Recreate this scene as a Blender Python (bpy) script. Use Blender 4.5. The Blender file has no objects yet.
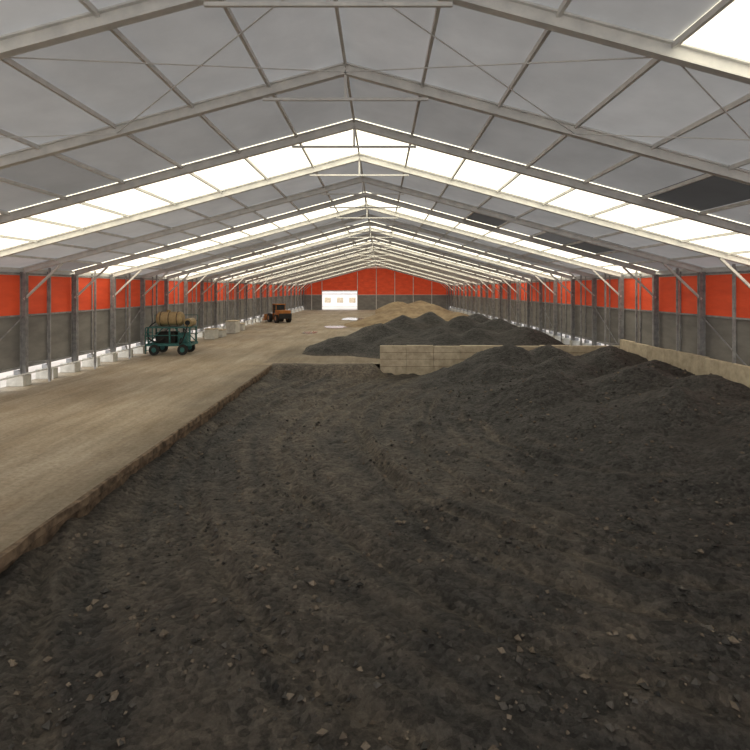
import bpy, bmesh, math, random
from mathutils import Vector, Matrix, noise
random.seed(4)
S=bpy.context.scene
COL=S.collection
F=517.0
XL,XR,RX=-21.0,19.0,-1.0
ZE,ZR=6.8,12.2
Y0,Y1=-10.0,140.0
def roofz(x):
    return ZR-(ZR-ZE)*abs(x-RX)/(XR-RX)

# ---------------- materials ----------------
def newmat(name):
    m=bpy.data.materials.new(name); m.use_nodes=True
    nt=m.node_tree; b=nt.nodes['Principled BSDF']
    return m,nt,b
def setspec(b,v):
    b.inputs['Specular IOR Level'].default_value=v
def mat(name,c1,c2=None,rough=0.7,scale=(1,1,1),nscale=2.0,detail=6,bump=0.0,bscale=20,metal=0.0,emis=0.0,ecol=None,spec=0.3,p1=0.35,p2=0.65,bdist=0.05,attr=None):
    m,nt,b=newmat(name)
    L=nt.links
    tc=nt.nodes.new('ShaderNodeTexCoord'); mp=nt.nodes.new('ShaderNodeMapping')
    mp.inputs['Scale'].default_value=scale
    L.new(tc.outputs['Object'],mp.inputs['Vector'])
    n=nt.nodes.new('ShaderNodeTexNoise'); n.inputs['Scale'].default_value=nscale; n.inputs['Detail'].default_value=detail; n.inputs['Roughness'].default_value=0.6
    L.new(mp.outputs[0],n.inputs['Vector'])
    r=nt.nodes.new('ShaderNodeValToRGB')
    r.color_ramp.elements[0].position=p1; r.color_ramp.elements[1].position=p2
    r.color_ramp.elements[0].color=(*c1,1); r.color_ramp.elements[1].color=(*(c2 or c1),1)
    L.new(n.outputs['Fac'],r.inputs['Fac'])
    out=r.outputs['Color']
    if attr:
        a=nt.nodes.new('ShaderNodeAttribute'); a.attribute_name=attr
        mx=nt.nodes.new('ShaderNodeMix'); mx.data_type='RGBA'; mx.blend_type='MULTIPLY'
        mx.inputs[0].default_value=1
        L.new(out,mx.inputs[6]); L.new(a.outputs['Color'],mx.inputs[7]); out=mx.outputs[2]
    L.new(out,b.inputs['Base Color'])
    b.inputs['Roughness'].default_value=rough; b.inputs['Metallic'].default_value=metal; setspec(b,spec)
    if emis>0:
        if ecol: b.inputs['Emission Color'].default_value=(*ecol,1)
        else: L.new(out,b.inputs['Emission Color'])
        b.inputs['Emission Strength'].default_value=emis
    if bump>0:
        n2=nt.nodes.new('ShaderNodeTexNoise'); n2.inputs['Scale'].default_value=bscale; n2.inputs['Detail'].default_value=5
        L.new(tc.outputs['Object'],n2.inputs['Vector'])
        bp=nt.nodes.new('ShaderNodeBump'); bp.inputs['Strength'].default_value=bump; bp.inputs['Distance'].default_value=bdist
        L.new(n2.outputs['Fac'],bp.inputs['Height']); L.new(bp.outputs[0],b.inputs['Normal'])
    return m
M={}
M['roof']=mat('roof_membrane',(.49,.49,.49),(.57,.57,.57),rough=.7,nscale=.5,emis=.38,attr='tint',bump=.2,bscale=1.5)  # emission stands in for daylight passing through the roof fabric
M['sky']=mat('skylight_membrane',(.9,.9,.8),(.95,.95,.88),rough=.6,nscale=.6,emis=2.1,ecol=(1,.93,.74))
M['metal']=mat('frame_metal',(.62,.62,.61),(.78,.77,.74),rough=.5,nscale=2,metal=.0)
M['col']=mat('column_metal',(.24,.24,.25),(.4,.4,.41),rough=.5,nscale=3,metal=.1)
M['red']=mat('red_membrane',(.55,.06,.022),(.68,.085,.03),rough=.6,nscale=.7,scale=(1,.5,2),emis=.24)  # glow put into the material, imitating daylight behind the red fabric
M['grey']=mat('grey_membrane',(.18,.17,.16),(.25,.24,.22),rough=.7,nscale=.8,scale=(1,.6,2),emis=.05)  # faint glow put into the grey fabric, which is no light source
M['conc']=mat('concrete',(.42,.35,.26),(.62,.54,.41),rough=.9,nscale=2,bump=.3,bscale=12)
M['concw']=mat('pale_concrete',(.45,.44,.41),(.6,.59,.55),rough=.9,nscale=3)
M['sand']=mat('sand',(.22,.16,.1),(.36,.28,.18),rough=.95,nscale=.7,bump=.6,bscale=3,bdist=.2)
M['teal']=mat('teal_paint',(.025,.1,.1),(.045,.15,.15),rough=.5,nscale=4)
M['tank']=mat('tank_paint',(.28,.2,.1),(.4,.3,.16),rough=.5,nscale=3)
M['yellow']=mat('orange_paint',(.3,.11,.03),(.4,.16,.04),rough=.5,nscale=3)
M['rubber']=mat('rubber',(.015,.015,.015),(.03,.03,.03),rough=.8)
M['dark']=mat('dark_glass',(.02,.025,.03),rough=.15)
M['white']=mat('white_panel',(.75,.76,.76),(.85,.85,.85),rough=.7)
M['lump']=mat('coal_lump',(.012,.012,.012),(.075,.068,.062),rough=.6,nscale=1.3,p1=.4,p2=.62)
M['clod']=mat('dirt_clod',(.07,.055,.043),(.2,.165,.13),rough=.9,nscale=1.3)
M['exterior']=mat('exterior_ground',(.5,.48,.44),(.62,.6,.56),rough=.95,nscale=.3)

def ground_mat():
    m,nt,b=newmat('coal_and_dirt'); L=nt.links
    tc=nt.nodes.new('ShaderNodeTexCoord')
    a=nt.nodes.new('ShaderNodeAttribute'); a.attribute_name='dirt'
    def nz(s,det,ro):
        n=nt.nodes.new('ShaderNodeTexNoise'); n.inputs['Scale'].default_value=s; n.inputs['Detail'].default_value=det; n.inputs['Roughness'].default_value=ro
        L.new(tc.outputs['Object'],n.inputs['Vector']); return n.outputs['Fac']
    n=nz(9,9,.9); n3=nz(1.6,5,.65)
    vo=nt.nodes.new('ShaderNodeTexVoronoi'); vo.inputs['Scale'].default_value=8; L.new(tc.outputs['Object'],vo.inputs['Vector'])
    # each gravel cell gets its own random value mixed into the noise
    sp=nt.nodes.new('ShaderNodeSeparateColor'); L.new(vo.outputs['Color'],sp.inputs[0])
    mr=nt.nodes.new('ShaderNodeMapRange'); mr.inputs['To Min'].default_value=.36; mr.inputs['To Max'].default_value=.68
    L.new(sp.outputs[0],mr.inputs['Value'])
    mf=nt.nodes.new('ShaderNodeMix'); mf.data_type='FLOAT'; mf.inputs[0].default_value=.38
    L.new(n,mf.inputs[2]); L.new(mr.outputs[0],mf.inputs[3]); nn=mf.outputs[0]
    r=nt.nodes.new('ShaderNodeValToRGB'); r.color_ramp.elements[0].position=.43; r.color_ramp.elements[1].position=.62
    r.color_ramp.elements[0].color=(.005,.005,.005,1); r.color_ramp.elements[1].color=(.082,.078,.077,1)
    L.new(nn,r.inputs['Fac'])
    r2=nt.nodes.new('ShaderNodeValToRGB'); r2.color_ramp.elements[0].position=.4; r2.color_ramp.elements[1].position=.64
    r2.color_ramp.elements[0].color=(.045,.037,.031,1); r2.color_ramp.elements[1].color=(.25,.21,.17,1)
    L.new(nn,r2.inputs['Fac'])
    mx=nt.nodes.new('ShaderNodeMix'); mx.data_type='RGBA'
    L.new(a.outputs['Fac'],mx.inputs[0]); L.new(r.outputs[0],mx.inputs[6]); L.new(r2.outputs[0],mx.inputs[7])
    r3=nt.nodes.new('ShaderNodeValToRGB'); r3.color_ramp.elements[0].position=.35; r3.color_ramp.elements[1].position=.65
    r3.color_ramp.elements[0].color=(.6,.6,.6,1); r3.color_ramp.elements[1].color=(1.0,1.0,1.0,1)
    L.new(n3,r3.inputs['Fac'])
    mm=nt.nodes.new('ShaderNodeMix'); mm.data_type='RGBA'; mm.blend_type='MULTIPLY'; mm.inputs[0].default_value=1
    L.new(mx.outputs[2],mm.inputs[6]); L.new(r3.outputs[0],mm.inputs[7])
    L.new(mm.outputs[2],b.inputs['Base Color']); b.inputs['Roughness'].default_value=.6; setspec(b,.3)
    bp=nt.nodes.new('ShaderNodeBump'); bp.inputs['Strength'].default_value=.8; bp.inputs['Distance'].default_value=.1
    L.new(n,bp.inputs['Height'])
    bp2=nt.nodes.new('ShaderNodeBump'); bp2.inputs['Strength'].default_value=.7; bp2.inputs['Distance'].default_value=.25
    bp3=nt.nodes.new('ShaderNodeBump'); bp3.invert=True; bp3.inputs['Strength'].default_value=.9; bp3.inputs['Distance'].default_value=.07
    L.new(vo.outputs['Distance'],bp3.inputs['Height'])
    L.new(n3,bp2.inputs['Height']); L.new(bp2.outputs[0],bp3.inputs['Normal']); L.new(bp3.outputs[0],bp.inputs['Normal'])
    L.new(bp.outputs[0],b.inputs['Normal'])
    return m
M['coal']=ground_mat()

def floor_mat():
    m,nt,b=newmat('packed_dirt_floor'); L=nt.links
    tc=nt.nodes.new('ShaderNodeTexCoord')
    def nz(scale,ns,det=6):
        mp=nt.nodes.new('ShaderNodeMapping'); mp.inputs['Scale'].default_value=scale
        L.new(tc.outputs['Object'],mp.inputs['Vector'])
        n=nt.nodes.new('ShaderNodeTexNoise'); n.inputs['Scale'].default_value=ns; n.inputs['Detail'].default_value=det; n.inputs['Roughness'].default_value=.65
        L.new(mp.outputs[0],n.inputs['Vector']); return n.outputs['Fac']
    a=nz((1,.1,1),2.6,8); c=nz((1,.5,1),.4); d=nz((1,1,1),7,10)
    r=nt.nodes.new('ShaderNodeValToRGB'); r.color_ramp.elements[0].position=.25; r.color_ramp.elements[1].position=.75
    r.color_ramp.elements[0].color=(.34,.285,.215,1); r.color_ramp.elements[1].color=(.52,.46,.375,1)
    L.new(a,r.inputs['Fac'])
    r2=nt.nodes.new('ShaderNodeValToRGB'); r2.color_ramp.elements[0].position=.35; r2.color_ramp.elements[1].position=.65
    r2.color_ramp.elements[0].color=(.74,.69,.62,1); r2.color_ramp.elements[1].color=(1,1,1,1)
    L.new(c,r2.inputs['Fac'])
    mx=nt.nodes.new('ShaderNodeMix'); mx.data_type='RGBA'; mx.blend_type='MULTIPLY'; mx.inputs[0].default_value=1
    L.new(r.outputs[0],mx.inputs[6]); L.new(r2.outputs[0],mx.inputs[7])
    r4=nt.nodes.new('ShaderNodeValToRGB'); r4.color_ramp.elements[0].position=.3; r4.color_ramp.elements[1].position=.6
    r4.color_ramp.elements[0].color=(.68,.66,.63,1); r4.color_ramp.elements[1].color=(1,1,1,1)
    L.new(d,r4.inputs['Fac'])
    mx3=nt.nodes.new('ShaderNodeMix'); mx3.data_type='RGBA'; mx3.blend_type='MULTIPLY'; mx3.inputs[0].default_value=1
    L.new(mx.outputs[2],mx3.inputs[6]); L.new(r4.outputs[0],mx3.inputs[7])
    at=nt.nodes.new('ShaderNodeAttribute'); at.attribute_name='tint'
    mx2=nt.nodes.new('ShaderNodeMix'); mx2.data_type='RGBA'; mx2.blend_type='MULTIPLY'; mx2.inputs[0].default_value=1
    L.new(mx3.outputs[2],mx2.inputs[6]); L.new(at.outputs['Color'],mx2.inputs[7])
    L.new(mx2.outputs[2],b.inputs['Base Color']); b.inputs['Roughness'].default_value=.75; setspec(b,.3)
    bp=nt.nodes.new('ShaderNodeBump'); bp.inputs['Strength'].default_value=.6; bp.inputs['Distance'].default_value=.06
    L.new(d,bp.inputs['Height']); L.new(bp.outputs[0],b.inputs['Normal'])
    return m
M['floor']=floor_mat()
m,nt,b=newmat('puddle_water'); b.inputs['Base Color'].default_value=(.25,.22,.18,1); b.inputs['Roughness'].default_value=.12; setspec(b,.5); M['water']=m

# ---------------- mesh builder ----------------
class MB:
    def __init__(s): s.v=[];s.f=[];s.mi=[];s.mats=[];s.fc=[]
    def mid(s,k):
        if k not in s.mats: s.mats.append(k)
        return s.mats.index(k)
    def add(s,vs,fs,k,c=1.0):
        o=len(s.v); s.v+= [tuple(v) for v in vs]; i=s.mid(k)
        for f in fs: s.f.append([o+a for a in f]); s.mi.append(i); s.fc.append(c)
    def box(s,x0,x1,y0,y1,z0,z1,k):
        vs=[(x,y,z) for z in(z0,z1) for y in(y0,y1) for x in(x0,x1)]
        s.add(vs,[(0,2,3,1),(4,5,7,6),(0,1,5,4),(2,6,7,3),(0,4,6,2),(1,3,7,5)],k)
    def beam(s,a,b,w,h,k,up=(0,0,1)):
        a=Vector(a);b=Vector(b);d=(b-a).normalized();u=Vector(up)
        if abs(d.dot(u))>.98:u=Vector((0,1,0))
        r=d.cross(u).normalized();u=r.cross(d).normalized()
        vs=[p+r*i*w/2+u*j*h/2 for p in(a,b) for i,j in((-1,-1),(1,-1),(1,1),(-1,1))]
        s.add(vs,[(3,2,1,0),(4,5,6,7),(0,1,5,4),(1,2,6,5),(2,3,7,6),(3,0,4,7)],k)
    def ibeam(s,a,b,w,h,k,up=(0,0,1),t=.04):
        a=Vector(a);b=Vector(b);d=(b-a).normalized();u=Vector(up)
        if abs(d.dot(u))>.98:u=Vector((0,1,0))
        r=d.cross(u).normalized();u=r.cross(d).normalized()
        s.beam(a,b,t,h,k,u)
        for q in(-1,1):
            o=u*(h/2-t/2)*q; s.beam(a+o,b+o,w,t,k,u)
    def cyl(s,a,b,r,k,n=16,r2=None):
        a=Vector(a);b=Vector(b);d=(b-a).normalized();u=Vector((0,0,1)) if abs(d.z)<.9 else Vector((1,0,0))
        x=d.cross(u).normalized();y=x.cross(d);r2=r if r2 is None else r2
        vs=[a+(x*math.cos(2*math.pi*i/n)+y*math.sin(2*math.pi*i/n))*r for i in range(n)]+[b+(x*math.cos(2*math.pi*i/n)+y*math.sin(2*math.pi*i/n))*r2 for i in range(n)]
        fs=[(i,(i+1)%n,n+(i+1)%n,n+i) for i in range(n)]+[tuple(range(n))[::-1],tuple(range(n,2*n))]
        s.add(vs,fs,k)
    def obj(s,name,loc=(0,0,0),rot=0,attr=False,bevel=0,smooth=False,parent=None):
        me=bpy.data.meshes.new(name); me.from_pydata(s.v,[],s.f)
        for k in s.mats: me.materials.append(M[k])
        me.polygons.foreach_set('material_index',s.mi)
        if attr:
            ca=me.color_attributes.new('tint','FLOAT_COLOR','CORNER')
            for p in me.polygons:
                c=s.fc[p.index]
                for li in p.loop_indices: ca.data[li].color=(c,c,c,1)
        me.update()
        if smooth:
            me.shade_smooth()
        o=bpy.data.objects.new(name,me); COL.objects.link(o); o.location=loc; o.rotation_euler=(0,0,rot)
        if bevel:
            bm=o.modifiers.new('b','BEVEL'); bm.width=bevel; bm.segments=2; bm.limit_method='ANGLE'
        if parent: o.parent=parent
        return o

# ---------------- roof ----------------
NP=9
def px(side,i): return RX+side*20.0*i/NP
bays=[Y0+5*i for i in range(30)]
skybays=set(range(-10,140,15))
roof=MB()
SKY={}
for y in bays:
    for side in(-1,1):
        for i in range(NP):
            xa,xb=px(side,i),px(side,i+1)
            q=[(xa,y,roofz(xa)),(xb,y,roofz(xb)),(xb,y+5,roofz(xb)),(xa,y+5,roofz(xa))]
            if int(y) in skybays and not (int(y)==5 and i<3):
                SKY.setdefault(int(y),MB()).add(q,[(0,1,2,3)],'sky')
            else:
                t=random.uniform(.86,1.0)
                if int(y)==15: 
                    t*= .82
                    if side==1 and i in(5,): t*=.22
                    if side==-1 and i in(4,6): t*=.75
                if int(y)==30 and side==1 and i in(3,5,6): t*=.35
                if int(y)>25: t*=random.choice([1,1,.8,.6])
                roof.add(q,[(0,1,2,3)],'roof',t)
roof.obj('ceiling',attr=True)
for y,mb in SKY.items(): mb.obj('skylight')

fr=MB()
frames=[Y0+5*i for i in range(31)]
for y in frames:
    if y==Y1: y=Y1-.15
    for side,xe in((-1,XL+.35),(1,XR-.35)):
        ez=roofz(xe)-.22
        fr.ibeam((RX,y,ZR-.22),(xe,y,ez),.2,.32,'metal',up=(0,0,1))
        xi=xe-side*1.9
        fr.beam((xe,y,5.0),(xi-side*.3,y,roofz(xi-side*.3)-.4),.1,.12,'metal')
    if y>=0:
        xt=2.4; zt=roofz(RX+xt)-.35
        fr.beam((RX-xt,y,zt-.1),(RX+xt,y,zt-.1),.07,.08,'metal')
        fr.beam((RX,y,zt-.1),(RX,y,ZR-.4),.08,.08,'metal')
for side in(-1,1):
    for i in range(1 if side==1 else 0,NP+1):
        x=px(side,i)
        if i==NP: x-=side*.2
        fr.beam((x,Y0,roofz(x)-.1),(x,Y1,roofz(x)-.1),.08,.12,'metal')
for y in (10,40,70,100,130):
    for side in(-1,1):
        for a,b_ in((0,3),(3,6),(6,9)):
            xa,xb=px(side,a),px(side,b_)
            if b_==9: xb-=side*.3
            fr.beam((xa,y,roofz(xa)-.3),(xb,y+5,roofz(xb)-.3),.025,.025,'metal')
            fr.beam((xb,y,roofz(xb)-.3),(xa,y+5,roofz(xa)-.3),.025,.025,'metal')
fr.obj('roof_truss_frame')

cl=MB()
for side,xw in((-1,XL),(1,XR)):
    for j,y in enumerate(frames):
        if y==Y1: y=Y1-.3
        x=xw-side*.35
        cl.ibeam((x,y,0),(x,y,roofz(x)-.3),.24,.34,'col',up=(1,0,0))
        xi=xw-side*1.0
        yy=y+1.3 if y<Y1-2 else y
        cl.beam((xi,yy,0),(xi,yy,roofz(xi)-.2),.11,.11,'col')
        cl.beam((xi,yy,4.1),(xw-side*.15,y+.2 if y<Y1-2 else y,4.1),.06,.06,'col')
        cl.beam((xi,yy,1.3),(xw-side*.15,y+.2 if y<Y1-2 else y,1.3),.06,.06,'col')
        if y+2.6<Y1: cl.beam((xw-side*.12,y+2.5,.9),(xw-side*.12,y+2.5,ZE-.1),.08,.08,'col')
        if j%3==1:
            cl.beam((xw-side*.3,y,.8),(xw-side*.3,y+5,4.0),.06,.06,'col')
    for z in (1.05,4.05,ZE-.3):
        cl.beam((xw-side*.14,Y0,z),(xw-side*.14,Y1-.2,z),.08,.1,'col')
cl.obj('steel_columns')

for nm,xw in(('wall_left',XL),('wall_right',XR)):
    w=MB(); th=.03
    for y in bays:
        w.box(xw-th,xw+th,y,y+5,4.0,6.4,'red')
        w.box(xw-th,xw+th,y,y+5,6.4,ZE-.03,'white')
        w.box(xw-th,xw+th,y,y+5,.95,4.0,'grey')
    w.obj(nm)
for side,xw in((-1,XL),(1,XR)):
    fb=MB()
    for j in range(60):
        y=Y0+2.5*j
        fb.box(xw-.45 if side<0 else xw-.55,xw+.55 if side<0 else xw+.45,y-.35,y+.35,0,.62,'concw')
        fb.box(xw-.2,xw+.2,y-.12,y+.12,.62,.9,'col')
    fb.obj('concrete_footing',bevel=.03)
rl=MB()
rl.cyl((XL+.75,Y0,.75),(XL+.75,Y1-1,.75),.05,'white',8)
for j in range(30): rl.cyl((XL+.75,Y0+5*j+2,0),(XL+.75,Y0+5*j+2,.75),.04,'white',8)
rl.obj('pipe_rail')

DX0,DX1,DZ=-15.7,-6.1,5.05
g=MB()
def gable(x0,x1,zb,zt=None,k='red'):
    n=10
    for i in range(n):
        a=x0+(x1-x0)*i/n; b_=x0+(x1-x0)*(i+1)/n
        za=roofz(a)-.02 if zt is None else zt; zc=roofz(b_)-.02 if zt is None else zt
        g.add([(a,Y1,zb),(b_,Y1,zb),(b_,Y1,zc),(a,Y1,za)],[(0,1,2,3)],k)
gable(XL,DX0,0,4.0,'grey'); gable(DX1,XR,0,4.0,'grey')
gable(XL,DX0,4.0); gable(DX0,DX1,DZ); gable(DX1,RX,4.0); gable(RX,XR,4.0)
for x in (-18.5,DX0,DX1,-1,4,9,14):
    zt=roofz(x)-.6
    g.beam((x,Y1-.15,0),(x,Y1-.15,zt),.18,.18,'metal')
g.beam((XL+.6,Y1-.15,4.0),(DX0,Y1-.15,4.0),.12,.12,'metal')
g.beam((DX1,Y1-.15,4.0),(XR-.6,Y1-.15,4.0),.12,.12,'metal')
g.beam((DX0,Y1-.2,DZ),(DX1,Y1-.2,DZ),.2,.35,'white')
g.obj('wall_far')

# ---------------- floor ----------------
PX0,PX1,PY1=-8.0,18.0,38.6
def grid(name,xs,ys,zf,k,skip=None,af=None,attrname='dirt',smooth=True):
    vs=[(x,y,zf(x,y)) for y in ys for x in xs]
    nx=len(xs);fs=[]
    for j in range(len(ys)-1):
        for i in range(nx-1):
            if skip and skip((xs[i]+xs[i+1])/2,(ys[j]+ys[j+1])/2): continue
            fs.append((j*nx+i,j*nx+i+1,(j+1)*nx+i+1,(j+1)*nx+i))
    me=bpy.data.meshes.new(name); me.from_pydata(vs,[],fs); me.materials.append(M[k])
    if af:
        ca=me.color_attributes.new(attrname,'FLOAT_COLOR','POINT')
        for n_,v in enumerate(vs):
            c=af(v[0],v[1],v[2]); ca.data[n_].color=(c,c,c,1)
    if smooth: me.shade_smooth()
    o=bpy.data.objects.new(name,me); COL.objects.link(o); return o
def lin(a,b,s):
    n=max(1,round((b-a)/s)); return [a+(b-a)*i/n for i in range(n+1)]
def N(x,y,s,o=0): return noise.noise(Vector((x*s+o,y*s-o,o*.7)))
def FB(x,y,s,o=0,oc=4): return noise.fractal(Vector((x*s+o,y*s-o,o*.7)),1.0,2.0,oc)

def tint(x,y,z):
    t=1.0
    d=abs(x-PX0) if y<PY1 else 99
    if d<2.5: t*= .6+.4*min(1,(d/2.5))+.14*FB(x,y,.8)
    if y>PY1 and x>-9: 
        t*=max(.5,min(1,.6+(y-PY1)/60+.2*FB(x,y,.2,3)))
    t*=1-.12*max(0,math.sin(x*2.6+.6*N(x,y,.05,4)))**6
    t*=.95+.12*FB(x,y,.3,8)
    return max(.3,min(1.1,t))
def fz(x,y): return .03*FB(x,y,.4,1)*(1 if x>XL+1 else 0)
fxs=lin(XL-.5,PX0,.25)+lin(PX0,PX1,1.0)[1:]+[XR+.5]
fys=lin(Y0,PY1,.6)+lin(PY1,Y1,1.0)[1:]
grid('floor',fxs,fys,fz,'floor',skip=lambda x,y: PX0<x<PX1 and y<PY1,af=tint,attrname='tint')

def sm(a,b,x):
    t=max(0,min(1,(x-a)/(b-a))); return t*t*(3-2*t)
cones=[(8.2,34.2,3.1,5.4),(11,34.5,2.9,5.2),(13.5,31.5,2.9,5.2),(10.6,30.2,2.7,5.4),(15.3,28.5,2.7,5.2),(15.0,23.8,2.8,5.6),(13.2,26,2.9,5.5),
       (5.6,33,1.9,4.6),(12.3,21.8,2.5,5.4),(15.6,19.3,2.7,5.6),(13.6,17.3,2.1,5),(5.5,28.3,1.2,4.4),(15.8,13,2.0,5),(8.6,26.6,2.3,5.4),(15.5,35,2.8,5.6),
       (7.4,30.6,2.2,4.8),(9.2,22.6,1.5,4.4),(10.2,18.6,1.2,4),(3.2,31.0,1.0,4)]
WC=(10.0,24.0)
def polar(x,y):
    dx,dy=x-WC[0],y-WC[1]
    return math.hypot(dx,dy*.82),math.atan2(dy,dx)
def streak(x,y):
    r,th=polar(x,y)
    r+=.5*N(x,y,.12,3)
    return noise.noise(Vector((r*2.3,th*2.2,3.3)))+.6*noise.noise(Vector((r*5.5,th*3.2,9.1)))
RR=[8.2,9.9,11.3,13.0,14.0,15.7,17.2]
def rutd(x,y):
    r,th=polar(x,y); v=0; k=0
    for i,R in enumerate(RR):
        rr=R+.9*N(x,y,.11,R)+ (th-2.9)*(.8 if i%2 else -.5)
        d=abs(r-rr)
        if d<.7:
            g=math.exp(-(d/.18)**2); k=max(k,g*(.6+.4*math.sin(th*r*9))); v+= -.11*g+.06*math.exp(-((d-.4)/.13)**2)
    return v,k
def pitz(x,y):
    acc=1.0
    wx=x+.5*N(x,y,.4,21); wy=y+.5*N(x,y,.4,31)
    for cx,cy,h,r in cones:
        d=math.hypot(wx-cx,wy-cy)
        v=h*(1-math.sqrt(d*d+.25)/r)
        if v>-1: acc+=math.exp(v*7)
    z=math.log(acc)/7
    flat=1-sm(.2,.7,z)
    pz=z
    z+=.12*FB(x,y,.35,5)+.07*FB(x,y,1.1,7)+.04*FB(x,y,3,2)
    z+=.06*sm(.3,1.0,pz)*FB(x*2.2,y*.8,.8,6)
    if flat>0:
        z+=rutd(x,y)[0]*flat+.05*streak(x,y)*flat
    e=x-PX0
    z+= .4*max(0,1-e/ (1.2+.6*N(x,y,.5,9)))
    z=-.8+z
    if x<.5:
        k=sm(PY1-2.2,PY1-.3,y)*(1-sm(-.6,.5,x)); z=z*(1-k)+(.06+.04*N(x,y,1))*k
    return z
def dirt(x,y,z):
    h=z+.8
    d=.18+.4*FB(x,y,.22,11)+.25*FB(x,y,.9,4)
    d+=.42*math.exp(-((x+3)/3.6)**2-((y-31)/7)**2)
    d+=.25*math.exp(-((x+3)/4)**2-((y-17)/6)**2)
    d+=.45*streak(x,y)
    d+=.5*rutd(x,y)[1]
    if x>5: d-=.2
    if x<.5: d+=.8*sm(PY1-3,PY1,y)
    if x-PX0<.9: d+=.25
    if y<PY1-3 or x>0: d*=1-.93*sm(.3,.85,h)
    return max(0.02,min(1,d))
grid('coal_pile',lin(PX0+.02,PX1-.28,.11),lin(Y0,PY1-.02,.13),pitz,'coal',af=dirt)

# loose lumps lying on the coal bed (one mesh)
lm=MB()
OCT=[(1,0,0),(-1,0,0),(0,1,0),(0,-1,0),(0,0,1),(0,0,-1)]
OF=[(0,2,4),(2,1,4),(1,3,4),(3,0,4),(2,0,5),(1,2,5),(3,1,5),(0,3,5)]
rn=random.Random(11)
for i in range(9000):
    y=4+28*rn.random()**1.5; x=rn.uniform(PX0+.3,min(PX1-.5,y*.8+2))
    if x<-y*.8-1 : continue
    if N(x,y,.5,40)<-.15: continue
    s=.022+.075*rn.random()**4
    z=pitz(x,y)
    a=rn.random()*6.28; ca,sa=math.cos(a),math.sin(a)
    vs=[]
    for p in OCT:
        k=s*rn.uniform(.7,1.3); X,Y,Z=p[0]*k,p[1]*k,p[2]*k*.8
        X,Z=X*.9+Z*.3,Z*.9-X*.3
        vs.append((x+X*ca-Y*sa,y+X*sa+Y*ca,z+Z+s*.25))
    lm.add(vs,OF,'clod' if rn.random()<.3 else 'lump')
lm.obj('coal_lumps')

ed=MB()
ys=lin(Y0,PY1,.2)
vs=[];fs=[]
for y in ys:
    j=.10*FB(0,y,.6,3,5); k=.10*FB(3,y,.8,5,5)
    vs+=[(PX0-.02,y,.035),(PX0+.10+j,y,.03+.02*FB(1,y,1)),(PX0+.12+j,y,-.16+k*.5),(PX0+.04+k,y,-.22+k*.5),(PX0+.05+k,y,-1.0)]
for i in range(len(ys)-1):
    for q in range(4): a=i*5+q; fs.append((a,a+1,a+6,a+5))
M['edge']=mat('dirty_slab_edge',(.05,.035,.025),(.2,.145,.1),rough=.9,nscale=3,bump=.6,bscale=6)
ed.add(vs,fs,'edge'); ed.obj('road_slab_edge')

rw=MB()
for i in range(9):
    x0=0+2.0*i
    rw.box(x0,x0+1.985,PY1+.0,PY1+.35,-1,1.35+.03*math.sin(i*2.3),'conc')
for z in (-.2,.35,.85): rw.box(0,18,PY1-.015,PY1,z,z+.02,'edge')
rw.obj('concrete_retaining_wall',bevel=.02)
rw=MB()
for i in range(24):
    y0=Y0+2.0*i+.3
    if y0+2>PY1-.02: break
    rw.box(PX1-.25,PX1+.05,y0,y0+1.985,-1,1.85+.03*math.sin(i*1.7),'conc')
rw.obj('concrete_retaining_wall',bevel=.02)

def pile(name,cx,cy,rx,ry,cs,k,step=.3,seed=0,af=None):
    def zf(x,y):
        acc=0
        wx=x+.6*N(x,y,.35,seed); wy=y+.6*N(x,y,.35,seed+9)
        for (a,b_,h,r) in cs:
            d=math.hypot(wx-a,wy-b_)
            acc+=math.exp(6*h*(1-math.sqrt(d*d+.25)/r))
        z=math.log(acc)/6
        return z+.12*FB(x,y,.5,seed)+.06*FB(x,y,1.6,seed)
    xs=lin(cx-rx,cx+rx,step); ys=lin(cy-ry,cy+ry,step)
    return grid(name,xs,ys,lambda x,y: max(-.12,zf(x,y)),k,skip=lambda x,y: zf(x,y)<-.1,af=af)
coalaf=lambda x,y,z: max(.02,min(1,.05+.25*FB(x,y,.3,2)+(.35 if z<.15 else 0)))
pile('coal_pile',5.5,53,12.2,13.5,[(-.3,50,2.5,5.2),(2.3,54,3.1,5.6),(5.4,56,3.4,6),(8.6,53.5,3.1,5.6),(11.8,52,2.9,5.6),(13,47,2.4,4.8),(9.2,47.5,2.2,5),(6,46.5,1.9,4.6),(2,46,1.7,4.6),(-3.4,47.5,1.4,4.4),(11,59,3.0,6),(6,50.5,2.2,5)],'coal',seed=3,step=.22,af=coalaf)
pile('sand_pile',6,85,11.5,13,[(0,80,1.6,6),(4,86,2.6,7),(9,85,2.5,7),(12,80,2.2,6),(3,92,2.5,7)],'sand',step=.4,seed=8)
pile('sand_pile',8,118,9,14,[(4,115,3.0,8),(9,118,3.2,8),(11,112,2.7,6),(5,125,2.8,7)],'sand',step=.5,seed=12)

def puddle(cx,cy,rx,ry,s):
    vs=[];n=40
    for i in range(n):
        a=2*math.pi*i/n; r=1+.4*N(math.cos(a),math.sin(a),1.3,s)
        vs.append((cx+rx*r*math.cos(a),cy+ry*r*math.sin(a),.05))
    p=MB(); p.add(vs,[tuple(range(n))],'water'); p.obj('puddle')
puddle(-6.5,76,2.0,2.6,1); puddle(-9.0,66,1.0,1.6,2); puddle(-5,96,2.3,4,3)

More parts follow.
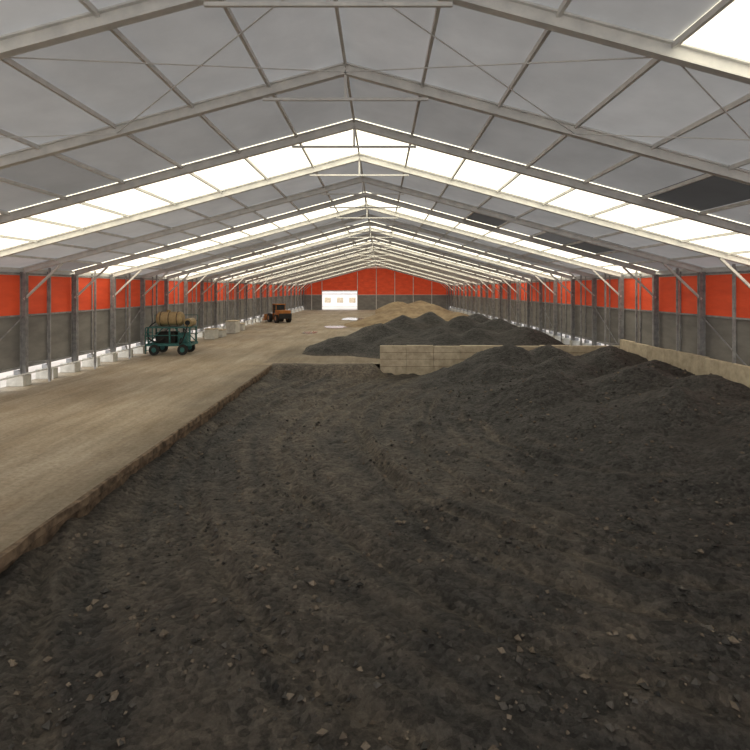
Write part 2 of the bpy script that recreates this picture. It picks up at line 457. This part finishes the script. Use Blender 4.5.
# ---------------- tank machine ----------------
root=bpy.data.objects.new('tank_trailer',None); COL.objects.link(root); root.location=(-17.85,44.5,.03); root.rotation_euler=(0,0,.05)
root.scale=(.98,.98,1.08)
t=MB()
t.box(-1.9,1.9,-1.0,-.85,.7,.9,'teal'); t.box(-1.9,1.9,.85,1.0,.7,.9,'teal')
for x in(-1.9,-.6,.6,1.75): t.box(x,x+.15,-.85,.85,.72,.88,'teal')
for x in(-1.8,0,1.7):
    for y in(-.95,.85):
        t.box(x,x+.12,y,y+.12,.9,2.1,'teal')
        t.beam((x+.06,y+.06,.9),(x*.3,y+.06,2.1),.07,.07,'teal')
t.box(-1.9,1.9,-1.0,1.0,2.1,2.18,'teal')
for y in(-1,.95): t.box(-1.9,1.9,y,y+.05,1.5,1.56,'teal')
for x in (-1.9,-1.3): t.beam((x,-1.1,.1),(x,-1.1,2.15),.06,.06,'teal')
for z in(.4,.75,1.1,1.45,1.8): t.beam((-1.9,-1.1,z),(-1.3,-1.1,z),.05,.05,'teal')
for x in(-1.88,-.6,.65,1.88):
    t.beam((x,.97,2.15),(x,.97,3.05),.05,.05,'teal')
t.beam((-1.88,.97,3.05),(1.88,.97,3.05),.05,.05,'teal'); t.beam((-1.88,.97,2.6),(1.88,.97,2.6),.04,.04,'teal')
t.obj('frame',parent=root)
t=MB()
t.cyl((-1.1,-.1,2.8),(.8,-.1,2.8),.56,'tank',28); t.cyl((-1.28,-.1,2.8),(-1.1,-.1,2.8),.38,'tank',28,.56); t.cyl((.8,-.1,2.8),(.98,-.1,2.8),.56,'tank',28,.38)
for x in(-.9,-.2,.5): t.cyl((x,-.1,2.8),(x+.07,-.1,2.8),.59,'edge',28)
t.cyl((-.3,-.1,3.3),(-.3,-.1,3.5),.18,'tank',16)
t.obj('tank',parent=root)
t=MB(); t.cyl((1.5,-.6,2.5),(1.5,.7,2.5),.34,'tank',20); t.cyl((1.5,-.75,2.5),(1.5,-.6,2.5),.2,'dark',20)
t.box(-1.2,.4,-.6,.6,.92,1.75,'rubber'); t.box(.6,1.4,-.5,.5,.92,1.7,'teal'); t.cyl((.9,.2,1.7),(.9,.2,2.05),.06,'dark',10)
t.obj('pump_unit',parent=root)
def hose(pts,parent,r=.05):
    cu=bpy.data.curves.new('hose','CURVE'); cu.dimensions='3D'; cu.bevel_depth=r; sp=cu.splines.new('NURBS'); sp.points.add(len(pts)-1)
    for i,p in enumerate(pts): sp.points[i].co=(*p,1)
    sp.use_endpoint_u=True; sp.order_u=3; cu.materials.append(M['rubber'])
    o=bpy.data.objects.new('hose',cu); COL.objects.link(o); o.parent=parent
hose([(1.5,-.7,2.4),(1.6,-1.2,2.0),(1.2,-1.3,1.0),(.9,-1.2,.8),(.9,-.5,1.3)],root)
hose([(-1.3,-.1,2.6),(-2.0,-.6,2.2),(-1.7,-1.1,1.2),(-.8,-1.1,1.0),(-.5,-.6,1.3)],root)
t=MB()
for x in(-1.2,1.2):
    for y in(-1.15,.9):
        t.cyl((x,y,.42),(x,y+.25,.42),.42,'rubber',20); t.cyl((x,y-.01,.42),(x,y+.26,.42),.2,'teal',14)
t.obj('wheels',parent=root)

def loader(name,loc,rot,sc=1.0):
    root=bpy.data.objects.new(name,None); COL.objects.link(root); root.location=loc; root.rotation_euler=(0,0,rot); root.scale=(sc,)*3
    t=MB(); t.box(-3,-.9,-1.0,1.0,.9,2.1,'yellow'); t.box(-3.15,-2.9,-1.1,1.1,.7,1.6,'rubber'); t.box(-.9,1.4,-.6,.6,.8,1.3,'yellow')
    t.cyl((-2.3,.5,2.1),(-2.3,.5,2.7),.07,'rubber',10)
    t.box(-2.6,-1.2,-1.3,1.3,1.35,1.5,'yellow')
    t.obj('body',parent=root,bevel=.08)
    t=MB(); t.box(-.95,.45,-.8,.8,1.6,3.0,'dark'); t.box(-1.05,.55,-.9,.9,3.0,3.15,'yellow')
    for x in(-1.0,.4):
        for y in(-.85,.77): t.box(x,x+.08,y,y+.08,1.3,3.0,'yellow')
    t.obj('cab',parent=root)
    t=MB()
    for x in(-1.9,1.3):
        for y in(-1.3,.8): t.cyl((x,y,.75),(x,y+.5,.75),.75,'rubber',24); t.cyl((x,y-.02,.75),(x,y+.52,.75),.35,'yellow',16)
    t.obj('wheels',parent=root)
    t=MB()
    for y in(-.5,.4): t.beam((.9,y,1.5),(2.9,y,.75),.14,.28,'yellow')
    prof=[(3.0,1.3),(2.8,.7),(3.0,.25),(3.9,.12)]
    for a,b_ in zip(prof,prof[1:]): t.add([(a[0],-1.4,a[1]),(b_[0],-1.4,b_[1]),(b_[0],1.4,b_[1]),(a[0],1.4,a[1])],[(0,1,2,3)],'yellow')
    for y in(-1.4,1.4): t.add([(p[0],y,p[1]) for p in prof],[(0,1,2,3)],'yellow')
    t.obj('bucket_arm',parent=root)
loader('wheel_loader',(-17.1,87,.03),2.15,.98)

t=MB()
for (x,y,w,d,h) in ((-18.9,58,1.1,1.5,1.1),(-18.8,60.5,1.2,1.6,.8),(-18.8,66,1.3,2.0,1.5),(-18.9,70,1.0,1.2,.9)):
    t.box(x-w/2,x+w/2,y-d/2,y+d/2,0.02,h,'concw')
    t.box(x-w/2-.05,x+w/2+.05,y-d/2-.05,y+d/2+.05,h,h+.08,'conc')
t.obj('concrete_block_stack',bevel=.03)

# ---------------- exterior ----------------
e=MB()
e.add([(-400,-300,-.06),(XL-.5,-300,-.06),(XL-.5,600,-.06),(-400,600,-.06)],[(0,1,2,3)],'exterior')
e.add([(XR+.5,-300,-.06),(400,-300,-.06),(400,600,-.06),(XR+.5,600,-.06)],[(0,1,2,3)],'exterior')
e.add([(XL-.5,Y1,-.03),(XR+.5,Y1,-.03),(XR+.5,600,-.06),(XL-.5,600,-.06)],[(0,1,2,3)],'exterior')
e.add([(XL-.5,-300,-.06),(XR+.5,-300,-.06),(XR+.5,Y0,-.06),(XL-.5,Y0,-.06)],[(0,1,2,3)],'exterior')
e.add([(XL-.5,Y0,-1.3),(XR+.5,Y0,-1.3),(XR+.5,Y1,-1.3),(XL-.5,Y1,-1.3)],[(0,1,2,3)],'edge')
e.obj('ground')
h=MB()
h.box(-24,2,168,180,0,4.2,'white'); h.box(-24.5,2.5,167.5,180.5,4.2,4.6,'white')
for i in range(6): h.box(-22+4*i,-20+4*i,167.9,168.1,1.2,2.8,'conc')
h.obj('office_building')

w=bpy.data.worlds.new('World'); S.world=w; w.use_nodes=True
nt=w.node_tree; bg=nt.nodes['Background']
bg.inputs['Color'].default_value=(.97,.98,1,1); bg.inputs['Strength'].default_value=1.6
sl=bpy.data.lights.new('sun','SUN'); sl.energy=2.5; sl.angle=.03; sl.color=(1,.93,.82)
so=bpy.data.objects.new('sun',sl); COL.objects.link(so)
so.rotation_euler=Vector((1.0,.7,-.75)).to_track_quat('-Z','Y').to_euler()

cam=bpy.data.cameras.new('camera'); co=bpy.data.objects.new('camera',cam); COL.objects.link(co)
co.location=(0,0,5.6); co.rotation_euler=(math.radians(90),0,0)
cam.sensor_width=36; cam.lens=F/750*36; cam.shift_x=-5/750; cam.shift_y=-86/750
cam.clip_end=2000
S.camera=co
S.view_settings.view_transform='Standard'
